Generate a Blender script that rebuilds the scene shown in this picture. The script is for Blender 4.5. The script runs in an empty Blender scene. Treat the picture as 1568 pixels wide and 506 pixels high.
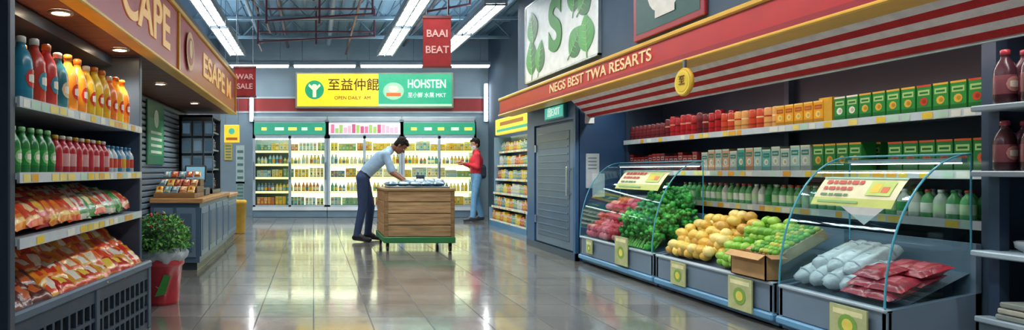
import bpy, math, random
from mathutils import Matrix, Vector, noise
R=random.Random(7)
F=1150.0; H=1.05
def C(h,a=1.0):
    r=[int(h[i:i+2],16)/255 for i in (0,2,4)]
    return tuple((x/12.92 if x<=.04045 else ((x+.055)/1.055)**2.4) for x in r)+(a,)
def var(c,a=.12):
    k=1+R.uniform(-a,a); return (min(1,c[0]*k),min(1,c[1]*k),min(1,c[2]*k),1)
scene=bpy.context.scene
# ------------------------------------------------ materials
MATS={}
def amat(name,rough=.5,metal=0.0,emis=0.0,bump=0.0,bscale=60,nvar=.12,nscale=12,coat=0.0,wood=False,sss=0):
    m=bpy.data.materials.new(name); m.use_nodes=True; nt=m.node_tree; N=nt.nodes; L=nt.links
    p=N['Principled BSDF']; at=N.new('ShaderNodeAttribute'); at.attribute_name='Col'
    tc=N.new('ShaderNodeTexCoord')
    nz=N.new('ShaderNodeTexNoise'); nz.inputs['Scale'].default_value=nscale; nz.inputs['Detail'].default_value=4
    L.new(tc.outputs['Object'],nz.inputs['Vector'])
    if wood:
        mp=N.new('ShaderNodeMapping'); mp.inputs['Scale'].default_value=(1.2,6,14)
        L.new(tc.outputs['Object'],mp.inputs['Vector']); L.new(mp.outputs[0],nz.inputs['Vector']); nz.inputs['Scale'].default_value=3
    mr=N.new('ShaderNodeMapRange'); mr.inputs['From Min'].default_value=.3; mr.inputs['From Max'].default_value=.7
    mr.inputs['To Min'].default_value=1-nvar; mr.inputs['To Max'].default_value=1+nvar
    L.new(nz.outputs['Fac'],mr.inputs['Value'])
    mx=N.new('ShaderNodeMix'); mx.data_type='RGBA'; mx.blend_type='MULTIPLY'; mx.inputs[0].default_value=1
    L.new(at.outputs['Color'],mx.inputs[6]); L.new(mr.outputs[0],mx.inputs[7])
    L.new(mx.outputs[2],p.inputs['Base Color'])
    p.inputs['Roughness'].default_value=rough; p.inputs['Metallic'].default_value=metal
    p.inputs['Coat Weight'].default_value=coat; p.inputs['Coat Roughness'].default_value=.15
    if emis>0:
        L.new(mx.outputs[2],p.inputs['Emission Color']); p.inputs['Emission Strength'].default_value=emis
    if bump>0:
        n2=N.new('ShaderNodeTexNoise'); n2.inputs['Scale'].default_value=bscale
        L.new(tc.outputs['Object'],n2.inputs['Vector'])
        b=N.new('ShaderNodeBump'); b.inputs['Strength'].default_value=bump; b.inputs['Distance'].default_value=.01
        L.new(n2.outputs['Fac'],b.inputs['Height']); L.new(b.outputs[0],p.inputs['Normal'])
    MATS[name]=m; return m
amat('matte',.75); amat('gloss',.25,coat=.15,nvar=.06); amat('plastic',.42,nvar=.08); amat('metal',.33,metal=.75)
amat('painted_steel',.38,nvar=.1,nscale=3,coat=.1)
amat('wood',.5,wood=True,nvar=.35,bump=.15)
amat('cloth',.9,bump=.35,bscale=90); amat('skin',.5,nvar=.05)
amat('leaf',.5,nvar=.35,nscale=40,bump=.5); amat('fruit',.32,nvar=.15,nscale=25,bump=.05)
amat('backlit',.4,emis=.8,nvar=.05); amat('fridge_glow',.5,emis=2.0,nvar=.25,nscale=4); amat('glowpanel',.5,emis=8.0,nvar=.04); amat('tube',.5,emis=28,nvar=0); amat('ceiling_fill_glow',.5,emis=8,nvar=0); amat('led',.5,emis=10,nvar=0); amat('case_fill_strip',.5,emis=7,nvar=0)
amat('wallpaint',.8,nvar=.12,nscale=1.5,bump=.05)
amat('foil',.26,nvar=.12,nscale=30,bump=.4,bscale=30,coat=.2)
amat('screen',.2,emis=.5,nvar=.05)
def glassmat(name,tint,base=.05,k=.55,rough=.03):
    m=bpy.data.materials.new(name); m.use_nodes=True; nt=m.node_tree; N=nt.nodes; L=nt.links
    N.clear(); o=N.new('ShaderNodeOutputMaterial'); t=N.new('ShaderNodeBsdfTransparent'); g=N.new('ShaderNodeBsdfGlossy')
    t.inputs[0].default_value=tint; g.inputs['Roughness'].default_value=rough; g.inputs[0].default_value=(.7,.93,1,1)
    lw=N.new('ShaderNodeLayerWeight'); lw.inputs[0].default_value=.35
    ma=N.new('ShaderNodeMath'); ma.operation='MULTIPLY_ADD'; ma.inputs[1].default_value=k; ma.inputs[2].default_value=base
    L.new(lw.outputs['Facing'],ma.inputs[0]); mx=N.new('ShaderNodeMixShader')
    L.new(ma.outputs[0],mx.inputs[0]); L.new(t.outputs[0],mx.inputs[1]); L.new(g.outputs[0],mx.inputs[2]); L.new(mx.outputs[0],o.inputs[0])
    MATS[name]=m
glassmat('glass',(.84,.97,.99,1),.025,.28); glassmat('doorglass',(.93,.98,.98,1),.02,.2)
def solid(name,c,rough=.5,emis=0,metal=0):
    if name in MATS: return MATS[name]
    m=bpy.data.materials.new(name); m.use_nodes=True; p=m.node_tree.nodes['Principled BSDF']
    N=m.node_tree.nodes; L=m.node_tree.links
    nz=N.new('ShaderNodeTexNoise'); nz.inputs['Scale'].default_value=20
    mx=N.new('ShaderNodeMix'); mx.data_type='RGBA'; mx.inputs[6].default_value=c; mx.inputs[7].default_value=(c[0]*.8,c[1]*.8,c[2]*.8,1)
    L.new(nz.outputs['Fac'],mx.inputs[0]); L.new(mx.outputs[2],p.inputs['Base Color'])
    p.inputs['Roughness'].default_value=rough; p.inputs['Metallic'].default_value=metal
    if emis: p.inputs['Emission Color'].default_value=c; p.inputs['Emission Strength'].default_value=emis
    MATS[name]=m; return m
# ------------------------------------------------ builder
def T(x,y,z): return Matrix.Translation((x,y,z))
def RX(a): return Matrix.Rotation(math.radians(a),4,'X')
def RY(a): return Matrix.Rotation(math.radians(a),4,'Y')
def RZ(a): return Matrix.Rotation(math.radians(a),4,'Z')
def basis(x,y,z,o=(0,0,0)):
    m=Matrix.Identity(4)
    for i in range(3): m[i][0]=x[i]; m[i][1]=y[i]; m[i][2]=z[i]; m[i][3]=o[i]
    return m
# local frame : x along the front, y into the depth, z up, front faces local -y
FR=lambda o:basis((0,-1,0),(1,0,0),(0,0,1),o)   # fronts facing -X (right side)
FL=lambda o:basis((0,1,0),(-1,0,0),(0,0,1),o)   # fronts facing +X (left side)
class B:
    def __init__(s,M=None): s.v=[];s.f=[];s.c=[];s.m=[];s.s=[];s.mats=[];s.M=M or Matrix.Identity(4)
    def mi(s,n):
        if n not in s.mats: s.mats.append(n)
        return s.mats.index(n)
    def add(s,vs,fs,col,mat,M=None,smooth=False):
        M2=s.M@M if M is not None else s.M
        o=len(s.v); s.v+=[tuple(M2@Vector(v)) for v in vs]; k=s.mi(mat); per=isinstance(col,list)
        for i,f in enumerate(fs):
            s.f.append(tuple(o+j for j in f)); s.c.append(col[i] if per else col); s.m.append(k); s.s.append(smooth)
    def box(s,x0,x1,y0,y1,z0,z1,col,mat='matte',M=None,bev=0):
        if bev>0:
            b=min(bev,(x1-x0)*.45,(y1-y0)*.45,(z1-z0)*.45); vs=[]
            for zz,i in ((z0,b),(z0+b,0),(z1-b,0),(z1,b)):
                a=i
                q=[(x0+b,y0+a),(x1-b,y0+a),(x1-a,y0+b),(x1-a,y1-b),(x1-b,y1-a),(x0+b,y1-a),(x0+a,y1-b),(x0+a,y0+b)]
                vs+=[(p[0],p[1],zz) for p in q]
            fs=[tuple(range(7,-1,-1)),tuple(range(24,32))]
            for r in range(3):
                for i in range(8): j=(i+1)%8; fs.append((r*8+i,r*8+j,r*8+8+j,r*8+8+i))
            s.add(vs,fs,col,mat,M); return
        vs=[(x,y,z) for z in (z0,z1) for y in (y0,y1) for x in (x0,x1)]
        s.add(vs,[(0,2,3,1),(4,5,7,6),(0,1,5,4),(2,6,7,3),(0,4,6,2),(1,3,7,5)],col,mat,M)
    def quad(s,p,col,mat='matte',M=None): s.add(p,[tuple(range(len(p)))],col,mat,M)
    def frontquad(s,x0,x1,z0,z1,y,col,mat='matte',M=None): s.quad([(x0,y,z0),(x1,y,z0),(x1,y,z1),(x0,y,z1)],col,mat,M)
    def frontdisc(s,x,z,r,y,col,mat='matte',n=14,rz=None,M=None):
        rz=rz or r
        s.quad([(x+r*math.cos(2*math.pi*i/n),y,z+rz*math.sin(2*math.pi*i/n)) for i in range(n)],col,mat,M)
    def lathe(s,prof,cols,mat='gloss',M=None,n=12,smooth=True,cap=True):
        vs=[];fs=[];cc=[]
        for r,z in prof:
            for i in range(n): a=2*math.pi*i/n; vs.append((r*math.cos(a),r*math.sin(a),z))
        for k in range(len(prof)-1):
            col=cols[k] if isinstance(cols,list) else cols
            for i in range(n):
                j=(i+1)%n; fs.append((k*n+i,k*n+j,k*n+n+j,k*n+n+i)); cc.append(col)
        s.add(vs,fs,cc,mat,M,smooth)
        if cap:
            k=len(prof)-1
            s.add(vs[:n],[tuple(range(n-1,-1,-1))],cc[0],mat,M); s.add(vs[k*n:],[tuple(range(n))],cc[-1],mat,M)
    def rod(s,a,b,r,col,mat='metal',n=8,r2=None):
        a=Vector(a);b=Vector(b);d=b-a; q=d.to_track_quat('Z','Y').to_matrix().to_4x4()
        s.lathe([(r,0),(r2 or r,d.length)],col,mat,Matrix.Translation(a)@q,n)
    def ball(s,c,r,col,mat='fruit',n=10,m=7,M=None,nz=0,R3=None,sq=1.0):
        rx,ry,rz=(r,r,r) if not isinstance(r,tuple) else r
        vs=[(0,0,-1)];
        for k in range(1,m):
            t=math.pi*k/m-math.pi/2
            for i in range(n): a=2*math.pi*i/n; vs.append((math.cos(t)*math.cos(a),math.cos(t)*math.sin(a),math.sin(t)))
        vs.append((0,0,1)); fs=[]
        for i in range(n): fs.append((0,1+(i+1)%n,1+i))
        for k in range(m-2):
            for i in range(n): a=1+k*n+i;b=1+k*n+(i+1)%n; fs.append((a,b,b+n,a+n))
        l=len(vs)-1;k=1+(m-2)*n
        for i in range(n): fs.append((k+i,k+(i+1)%n,l))
        out=[]
        sd=R.random()*50
        for v in vs:
            q=1+(nz*noise.noise(Vector(v)*2.2+Vector((sd,sd,0))) if nz else 0)
            x_,y_,z_=v
            if sq!=1.0: x_,y_,z_=[math.copysign(abs(c_)**sq,c_) for c_ in v]
            out.append((x_*rx*q,y_*ry*q,z_*rz*q))
        MM=T(*c)@(R3 if R3 is not None else Matrix.Identity(4)); 
        if M is not None: MM=M@MM
        s.add(out,fs,col,mat,MM,True)
    def capsule(s,a,ra,b,rb,col=(1,1,1,1),mat='matte',n=14):
        a=Vector(a);b=Vector(b);d=b-a;Ln=max(d.length,1e-4); q=d.to_track_quat('Z','Y').to_matrix().to_4x4(); pr=[]
        for k in range(0,6): t=-math.pi/2+k*math.pi/10; pr.append((max(ra*math.cos(t),.0005),ra*math.sin(t)))
        for k in range(0,6): t=k*math.pi/10; pr.append((max(rb*math.cos(t),.0005),Ln+rb*math.sin(t)))
        s.lathe(pr,col,mat,Matrix.Translation(a)@q,n)
    def pillow(s,M,w,l,t,base,lab,lab2=None,mat='foil',n=9,crimp=None):
        g={};vs=[];sd=R.random()*90
        for side in (1,-1):
            for i in range(n+1):
                for j in range(n+1):
                    a=-1+2*i/n;b=-1+2*j/n
                    e=max(0,(1-a**4)*(1-b*b))**.5
                    z=side*t*.5*e
                    if abs(a)<1 and abs(b)<1: z+=side*.12*t*noise.noise(Vector((a*2.5+sd,b*2.5,side)))
                    wv=.03*math.sin(b*9+sd) if abs(a)>.99 else 0
                    vs.append((a*w/2*(1-.06*(1-b*b)+wv),b*l/2*(1-.05*(1-a*a)),z)); g[(side,i,j)]=len(vs)-1
        fs=[];cc=[]
        for side in (1,-1):
            for i in range(n):
                for j in range(n):
                    q=(g[side,i,j],g[side,i+1,j],g[side,i+1,j+1],g[side,i,j+1])
                    fs.append(q if side>0 else q[::-1]); a=-1+2*(i+.5)/n;b=-1+2*(j+.5)/n
                    if abs(b)>.86: c=crimp or base
                    elif a*a+(b-.15)**2<.2: c=lab
                    elif lab2 and -.8<b<-.5: c=lab2
                    else: c=base
                    cc.append(c)
        s.add(vs,fs,cc,mat,M,True)
    def obj(s,name,parent=None):
        me=bpy.data.meshes.new(name); me.from_pydata(s.v,[],s.f)
        for n in s.mats: me.materials.append(MATS[n])
        me.polygons.foreach_set('material_index',s.m); me.polygons.foreach_set('use_smooth',s.s)
        ca=me.color_attributes.new('Col','FLOAT_COLOR','CORNER'); arr=[]
        for f,c in zip(s.f,s.c): arr+=list(c)*len(f)
        ca.data.foreach_set('color',arr); me.update()
        o=bpy.data.objects.new(name,me); scene.collection.objects.link(o)
        if parent: o.parent=parent
        return o
def empty(name,loc=(0,0,0)):
    o=bpy.data.objects.new(name,None); scene.collection.objects.link(o); o.empty_display_size=.1; return o
def text(name,s,size,M,mat,parent=None,ext=.003,align='CENTER',sx=1,bold=0.0):
    cu=bpy.data.curves.new(name,'FONT'); cu.body=s; cu.size=size; cu.extrude=ext; cu.align_x=align; cu.align_y='CENTER'; cu.offset=bold
    cu.materials.append(mat); o=bpy.data.objects.new(name,cu); scene.collection.objects.link(o)
    o.matrix_world=M@Matrix.Diagonal((sx,1,1,1))
    if parent: o.parent=parent
    return o
TR=lambda o:basis((0,-1,0),(0,0,1),(-1,0,0),o)
TL=lambda o:basis((0,1,0),(0,0,1),(1,0,0),o)
TB=lambda o:basis((1,0,0),(0,0,1),(0,-1,0),o)
# product helpers, all in local frame (front -y)
W=C('f2f2ec'); GOLD=C('e8b43c')
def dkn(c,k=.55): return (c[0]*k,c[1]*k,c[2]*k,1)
def packet(b,x,y,z,w,d,h,col,lab,lab2=None,mat='gloss'):
    b.box(x-w/2,x+w/2,y,y+d,z,z+h,col,mat)
    lab2=lab2 or W
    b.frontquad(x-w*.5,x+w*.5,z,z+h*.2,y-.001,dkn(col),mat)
    b.frontquad(x-w*.4,x+w*.4,z+h*.62,z+h*.82,y-.0012,lab,mat)
    b.frontquad(x-w*.3,x+w*.3,z+h*.68,z+h*.75,y-.0016,dkn(col,.7),mat)
    b.frontdisc(x,z+h*.4,w*.28,y-.0015,lab2,mat,10,h*.15); b.frontdisc(x+w*.05,z+h*.4,w*.15,y-.0019,dkn(lab2,.6),mat,8,h*.08)
    b.frontquad(x-w*.5,x+w*.5,z+h*.93,z+h,y-.0012,lab2,mat)
def can(b,x,y,z,r,h,col,lab,mat='gloss'):
    b.lathe([(r*.9,0),(r,.03*h),(r,.22*h),(r,.3*h),(r,.55*h),(r,.62*h),(r,.94*h),(r*.88,h)],[C('9aa0a6'),col,dkn(col),col,lab,col,col,C('a8acb0')],mat,T(x,y,z),12)
def bottle(b,x,y,z,r,h,body,lab,cap,mat='gloss',spot=None):
    b.lathe([(r*.85,0),(r,.03*h),(r,.16*h),(r*1.01,.17*h),(r*1.01,.52*h),(r,.53*h),(r*.97,.62*h),(r*.75,.74*h),(r*.42,.83*h),(r*.36,.9*h),(r*.44,.905*h),(r*.44,.985*h),(r*.3,h)],
      [body,body,body,lab,body,body,body,body,body,cap,cap,cap],mat,T(x,y,z),14)
    if spot:
        n=5
        for k in range(-n,n):   # oval label wrapped on the front
            a0=math.radians(-90+k*9);a1=math.radians(-90+(k+1)*9); h0=.14*h*math.sqrt(max(0,1-(k/n)**2));h1=.14*h*math.sqrt(max(0,1-((k+1)/n)**2)); zc=z+.35*h; rr=r*1.04
            p=[(x+rr*math.cos(a0),y+rr*math.sin(a0),zc-h0),(x+rr*math.cos(a1),y+rr*math.sin(a1),zc-h1),(x+rr*math.cos(a1),y+rr*math.sin(a1),zc+h1),(x+rr*math.cos(a0),y+rr*math.sin(a0),zc+h0)]
            b.quad(p,spot,mat)
            q=.45; rr=r*1.06
            p=[(x+rr*math.cos(a0),y+rr*math.sin(a0),zc-h0*q),(x+rr*math.cos(a1),y+rr*math.sin(a1),zc-h1*q),(x+rr*math.cos(a1),y+rr*math.sin(a1),zc+h1*q),(x+rr*math.cos(a0),y+rr*math.sin(a0),zc+h0*q)]
            if -4<k<3: b.quad(p,C('f4efe0'),mat)
def shelf_strip(b,x0,x1,y,z,h=.035,tags=True,dens=.5):
    b.box(x0,x1,y-.012,y,z-h,z+.004,C('ccd6da'),'plastic')
    if tags:
        x=x0+.03
        while x<x1-.08:
            if R.random()<dens:
                w=R.uniform(.05,.09); b.frontquad(x,x+w,z-h+.004,z-.003,y-.0135,R.choice([C('f2cf3d'),C('f7e27a'),C('efefe2'),C('f0b030'),C('bfe0c8')]),'plastic'); x+=w+.015
            else: x+=.06
# ================================================== ROOM
XL,XR,YF,YB,ZC=-2.2,4.1,-1.5,14.4,4.3
def floor():
    b=B(); b.box(XL,XR,YF,YB,-.1,0,C('8a8f94'),'matte'); o=b.obj('floor')
    m=bpy.data.materials.new('glossy_floor_tile'); m.use_nodes=True; N=m.node_tree.nodes; L=m.node_tree.links; p=N['Principled BSDF']
    tc=N.new('ShaderNodeTexCoord'); br=N.new('ShaderNodeTexBrick'); br.offset=0; br.inputs['Scale'].default_value=1
    br.inputs['Brick Width'].default_value=.4; br.inputs['Row Height'].default_value=.4; br.inputs['Mortar Size'].default_value=.006; br.inputs['Mortar Smooth'].default_value=.3
    br.inputs['Color1'].default_value=C('918e86'); br.inputs['Color2'].default_value=C('75746f'); br.inputs['Mortar'].default_value=C('191b1f')
    L.new(tc.outputs['Object'],br.inputs['Vector'])
    nz=N.new('ShaderNodeTexNoise'); nz.inputs['Scale'].default_value=2.2; nz.inputs['Detail'].default_value=6; L.new(tc.outputs['Object'],nz.inputs['Vector'])
    mr=N.new('ShaderNodeMapRange'); mr.inputs['From Min'].default_value=.3; mr.inputs['From Max'].default_value=.7; mr.inputs['To Min'].default_value=.7; mr.inputs['To Max'].default_value=1.12
    L.new(nz.outputs['Fac'],mr.inputs[0]); mx=N.new('ShaderNodeMix'); mx.data_type='RGBA'; mx.blend_type='MULTIPLY'; mx.inputs[0].default_value=1
    L.new(br.outputs['Color'],mx.inputs[6]); L.new(mr.outputs[0],mx.inputs[7]); L.new(mx.outputs[2],p.inputs['Base Color'])
    mr2=N.new('ShaderNodeMapRange'); mr2.inputs['To Min'].default_value=.08; mr2.inputs['To Max'].default_value=.26; L.new(nz.outputs['Fac'],mr2.inputs[0])
    ad=N.new('ShaderNodeMath'); ad.operation='MULTIPLY_ADD'; ad.inputs[1].default_value=.5; L.new(br.outputs['Fac'],ad.inputs[0]); L.new(mr2.outputs[0],ad.inputs[2]); L.new(ad.outputs[0],p.inputs['Roughness'])
    bp=N.new('ShaderNodeBump'); bp.invert=True; bp.inputs['Strength'].default_value=.5; bp.inputs['Distance'].default_value=.004; L.new(br.outputs['Fac'],bp.inputs['Height'])
    n3=N.new('ShaderNodeTexNoise'); n3.inputs['Scale'].default_value=6; L.new(tc.outputs['Object'],n3.inputs['Vector'])
    b2=N.new('ShaderNodeBump'); b2.inputs['Strength'].default_value=.14; b2.inputs['Distance'].default_value=.02; L.new(n3.outputs['Fac'],b2.inputs['Height']); L.new(bp.outputs[0],b2.inputs['Normal'])
    L.new(b2.outputs[0],p.inputs['Normal']); p.inputs['IOR'].default_value=2.1; p.inputs['Coat Weight'].default_value=.6; p.inputs['Coat Roughness'].default_value=.08
    o.data.materials.clear(); o.data.materials.append(m)
floor()
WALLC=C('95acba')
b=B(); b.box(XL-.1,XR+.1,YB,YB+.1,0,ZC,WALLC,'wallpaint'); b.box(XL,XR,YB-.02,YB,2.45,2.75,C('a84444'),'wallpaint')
b.box(XL,XR,YB-.03,YB,2.75,2.79,C('c9d4da'),'wallpaint'); b.box(XL,XR,YB-.03,YB,2.41,2.45,C('c9d4da'),'wallpaint')
b.box(XL,XR,YB-.05,YB,3.5,3.62,C('6d8496'),'wallpaint'); b.obj('wall_back')
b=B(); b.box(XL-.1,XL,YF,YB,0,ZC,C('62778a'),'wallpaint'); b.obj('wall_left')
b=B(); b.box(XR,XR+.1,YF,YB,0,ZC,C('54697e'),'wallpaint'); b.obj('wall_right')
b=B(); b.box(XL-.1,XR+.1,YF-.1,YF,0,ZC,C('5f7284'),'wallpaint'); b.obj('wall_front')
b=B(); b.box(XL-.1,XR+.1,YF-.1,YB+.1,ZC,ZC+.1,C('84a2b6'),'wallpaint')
x=XL
while x<XR: b.box(x,x+.06,YF,YB,ZC-.04,ZC,C('6d8a9e'),'painted_steel'); x+=.25
b.obj('ceiling')
# trusses
for i,y in enumerate([1.8,3.8,5.8,7.8,9.6,11.2,12.8]):
    b=B(); c=C('87a2b2')
    b.box(XL,XR,y-.04,y+.04,4.18,4.25,c,'painted_steel'); b.box(XL,XR,y-.03,y+.03,3.82,3.87,c,'painted_steel')
    x=XL; up=True
    while x<XR-.3:
        b.rod((x,y,3.85 if up else 4.2),(x+.35,y,4.2 if up else 3.85),.014,c,'painted_steel',6); x+=.35; up=not up
    b.obj('ceiling_truss')
b=B()
for x,z,r,c in ((-.6,3.95,.035,'6c5460'),(.35,4.02,.05,'9fb5c4'),(.75,3.78,.022,'8a4a54'),(2.1,3.98,.03,'6c5460'),(-1.2,4.05,.04,'9fb5c4'),(3.3,3.9,.04,'8fa9ba')):
    b.rod((x,YF+.1,z),(x,YB-.1,z),r,C(c),'painted_steel',10)
b.obj('ceiling_pipes')
b=B()
for y,x0,x1 in ((9.0,-.9,.9),(10.4,-.8,1.0),(12.1,-1.1,1.2),(9.8,1.8,2.5)):
    c=C('7d4452')
    for x in (x0,x1,(x0+x1)/2): b.rod((x,y,3.55 if x!=x1 else 3.7),(x,y,4.3),.018,c,'painted_steel',6)
    b.rod((x0,y,3.6),(x1,y,3.72),.018,c,'painted_steel',6); b.rod((x0,y,3.8),(x1,y,3.8),.018,c,'painted_steel',6)
    b.rod((x0,y,3.6),(x0,y+.9,3.6),.016,c,'painted_steel',6)
b.obj('ceiling_conduit_frame')
# ---------- fluorescent lights
LW=(1,.985,.96,1)
def fluoro(x,y0,y1,z,w=.28):
    b=B(); b.box(x-w/2-.03,x+w/2+.03,y0,y1,z,z+.07,C('b5c4ce'),'painted_steel')
    b.quad([(x-w/2,y0+.03,z-.004),(x-w/2,y1-.03,z-.004),(x+w/2,y1-.03,z-.004),(x+w/2,y0+.03,z-.004)],LW,'tube')
    b.quad([(x-.08,y0+.05,z+.072),(x+.08,y0+.05,z+.072),(x+.08,y1-.05,z+.072),(x-.08,y1-.05,z+.072)],(.7,.88,1,1),'ceiling_fill_glow')  # glow added on the housing top to brighten the dark ceiling
    for xx in (x-w/2-.03,x+w/2,x-.012): b.box(xx,xx+.03 if xx!=x-.012 else x+.012,y0,y1,z-.035,z,C('8ea3b2'),'painted_steel')
    y=y0
    while y<y1: b.box(x-w/2,x+w/2,y,y+.02,z-.03,z-.006,C('8ea3b2'),'painted_steel'); y+=.3
    for y in (y0+.2,y1-.2): b.rod((x,y,z+.07),(x,y,ZC),.006,C('8899a5'),'metal',6)
    b.obj('fluorescent_light')
for x,ys in ((-1.6,(0,2.6,5.2,7.8,10.4)),(1.5,(0,2.6,5.2,7.8,10.4)),(2.66,(8.95,10.95))):
    for y in ys: fluoro(x,y,y+(2.5 if x!=2.66 else 1.9),3.5)
b=B()
for x0 in (-1.95,-.45,1.05,2.55):
    b.box(x0,x0+1.4,13.68,13.86,3.42,3.49,C('b5c4ce'),'painted_steel')
    b.box(x0+.02,x0+1.38,13.70,13.84,3.38,3.42,LW,'glowpanel')
    for x in (x0+.2,x0+1.2): b.rod((x,13.77,3.49),(x,13.77,ZC),.006,C('8899a5'),'metal',6)
b.obj('linear_ceiling_light')
for x in (-1.45,4.03):
    b=B(); b.box(x-.05,x+.05,14.33,14.38,2.2,3.1,C('9db0bd'),'painted_steel'); b.box(x-.03,x+.03,14.3,14.33,2.22,3.08,LW,'led'); b.obj('wall_tube_light')
# ================================================== BACK: fridges
def fridge(x0,x1,hdr,seed,kind):
    root=empty('refrigerated_display_cabinet'); y0,y1=13.8,14.35; fr=C('a9bcc6')
    b=B(); b.box(x0,x1,y0,y1,0,.16,C('6f8a9c'),'painted_steel',bev=.01); b.box(x0,x1,y0-.03,y0,.16,.24,C('dce6ea'),'painted_steel')
    b.box(x0,x1,y0,y1,2.16,2.27,C('c3d0d6'),'painted_steel',bev=.015)
    b.box(x0,x0+.04,y0,y1,.16,2.2,fr,'painted_steel'); b.box(x1-.04,x1,y0,y1,.16,2.2,fr,'painted_steel')
    gc=C('e6e8b8')
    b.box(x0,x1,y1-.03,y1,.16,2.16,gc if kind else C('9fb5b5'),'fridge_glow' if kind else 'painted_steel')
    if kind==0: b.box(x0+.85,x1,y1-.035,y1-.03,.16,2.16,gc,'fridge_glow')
    b.box(x0,x1,y0,y0+.08,1.84,2.16,fr,'painted_steel')
    b.box(x0+.04,x1-.04,y0+.1,y0+.14,1.76,1.8,(1,.98,.75,1),'led')
    n=2; w=(x1-x0)/n
    for i in range(n+1):
        x=min(max(x0+i*w,x0+.03),x1-.03); b.box(x-.03,x+.03,y0-.02,y0+.03,.22,1.84,fr,'painted_steel')
        if 0<i<n or kind==0: b.box(x-.012,x+.012,y0-.06,y0-.035,.85,1.25,C('7d8d98'),'metal')
    b.box(x0,x1,y0-.02,y0+.02,.22,.28,fr,'painted_steel'); b.box(x0,x1,y0-.02,y0+.02,1.78,1.84,fr,'painted_steel')
    b.obj('cabinet_frame',root)
    b=B(); b.box(x0+.03,x1-.03,y0-.015,y0-.003,1.87,2.13,hdr,'backlit')
    rr=random.Random(seed)
    if kind!=1:
        for k in range(5):
            xx=x0+.2+k*.3; b.frontquad(xx,xx+rr.uniform(.1,.22),1.96,2.03,y0-.018,C('bfe0c0') if k%2 else C('e8d05b'),'backlit')
    else:
        for k in range(16):
            xx=x0+.08+k*.095; b.frontquad(xx,xx+.075,1.9,1.9+rr.uniform(.1,.2),y0-.018,rr.choice([C('c86a88'),C('d8a0b0'),C('90b060'),C('b05070')]),'backlit')
    b.obj('header_sign',root)
    b=B(); b.frontquad(x0+.03,x1-.03,.28,1.8,y0-.005,W,'doorglass'); b.obj('glass_doors',root)
    b=B()
    pal=[C(h) for h in ('e8c63a','ecd468','f4e8b0','b9cfc8','e0aa2a','7fb070','e3d8a0','d0703a','9fbfb8','e8b82c','4f9580','5a7f8a')]
    for k,z in enumerate((.26,.58,.9,1.2,1.5)):
        b.box(x0+.04,x1-.04,y0+.1,y1-.04,z-.02,z,C('8fa3a8'),'painted_steel'); b.box(x0+.04,x1-.04,y0+.09,y0+.1,z-.04,z+.01,C('f0e8a8'),'backlit')
        x=x0+.08
        while x<x1-.1:
            c=rr.choice(pal); h=rr.uniform(.15,.23)
            for q in range(rr.randint(2,5)):
                if x>x1-.1: break
                if k%2: bottle(b,x+.04,y0+.17,z,.037,h,c,rr.choice(pal),rr.choice(pal),'plastic')
                else: packet(b,x+.04,y0+.14,z,.074,.12,h,c,rr.choice(pal),rr.choice(pal),'plastic')
                x+=.08
            x+=.02
    b.obj('chilled_products',root)
    return root
fridge(-1.37,.30,C('2f8c70'),1,0); fridge(.31,1.98,C('cfc6ca'),2,1); fridge(1.99,3.66,C('2f906c'),3,2)
# backlit sign
r=empty('store_banner_sign'); b=B()
x0,x1,z0,z1=-.38,3.2,2.55,3.3; y=14.2
b.box(x0-.04,x1+.04,y,y+.18,z0-.04,z1+.04,C('8f9a86'),'painted_steel',bev=.01)
b.frontquad(x0,1.5,z0,z1,y-.003,C('f0c828'),'backlit'); b.frontquad(1.5,x1,z0,z1,y-.003,C('2a9a74'),'backlit')
b.frontquad(1.5,x1,z0,z0+.05,y-.005,C('a8d0a8'),'backlit')
b.frontdisc(.02,2.93,.22,y-.006,C('1f8a62'),'backlit',24); b.frontdisc(.02,2.99,.07,y-.009,C('e4e4b0'),'backlit'); b.frontquad(-.02,.06,2.76,2.96,y-.009,C('e4e4b0'),'backlit')
b.quad([(-.12,y-.01,3.02),(-.1,y-.01,3.07),(.02,y-.01,2.95),(.14,y-.01,3.07),(.16,y-.01,3.02),(.02,y-.01,2.88)],C('e4e4b0'),'backlit')
b.frontdisc(1.85,2.9,.24,y-.006,C('8fc69c'),'backlit',20,.2); b.box(1.68,2.02,y-.012,y-.006,2.78,2.86,C('c8602c'),'backlit'); b.frontdisc(1.85,2.95,.12,y-.009,C('c8dca8'),'backlit',14,.08)
b.obj('sign_panel',r)
dk=solid('sign_ink_dark',C('3a3418'),.5); wh=solid('sign_ink_white',C('eafff0'),.5,.6)
text('sign_text_1','至益仲餛',.3,TB((.92,y-.008,3.03)),dk,r,bold=.002); text('sign_text_2','OPEN DAILY  AM',.11,TB((.9,y-.008,2.74)),dk,r)
text('sign_text_3','HOHSTEN',.27,TB((2.62,y-.008,3.06)),wh,r,bold=.004,sx=.72); text('sign_text_4','至小鮮 水果 MKT',.13,TB((2.62,y-.008,2.8)),wh,r,sx=.9)
# posters on back wall
b=B()
for x,z,w,h,c in ((-1.72,1.2,.2,.9,'cfe3e0'),(-2.0,1.5,.18,.4,'e8d060'),(-1.72,.55,.2,.5,'9fc0bb')):
    b.box(x-w/2,x+w/2,14.37,14.395,z-h/2,z+h/2,C(c),'plastic')
    for k in range(5): b.frontquad(x-w*.35,x+w*.35,z-h*.38+k*h*.17,z-h*.38+k*h*.17+h*.07,14.368,C('5f8f88'),'plastic')
b.obj('wall_notice_board')
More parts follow.
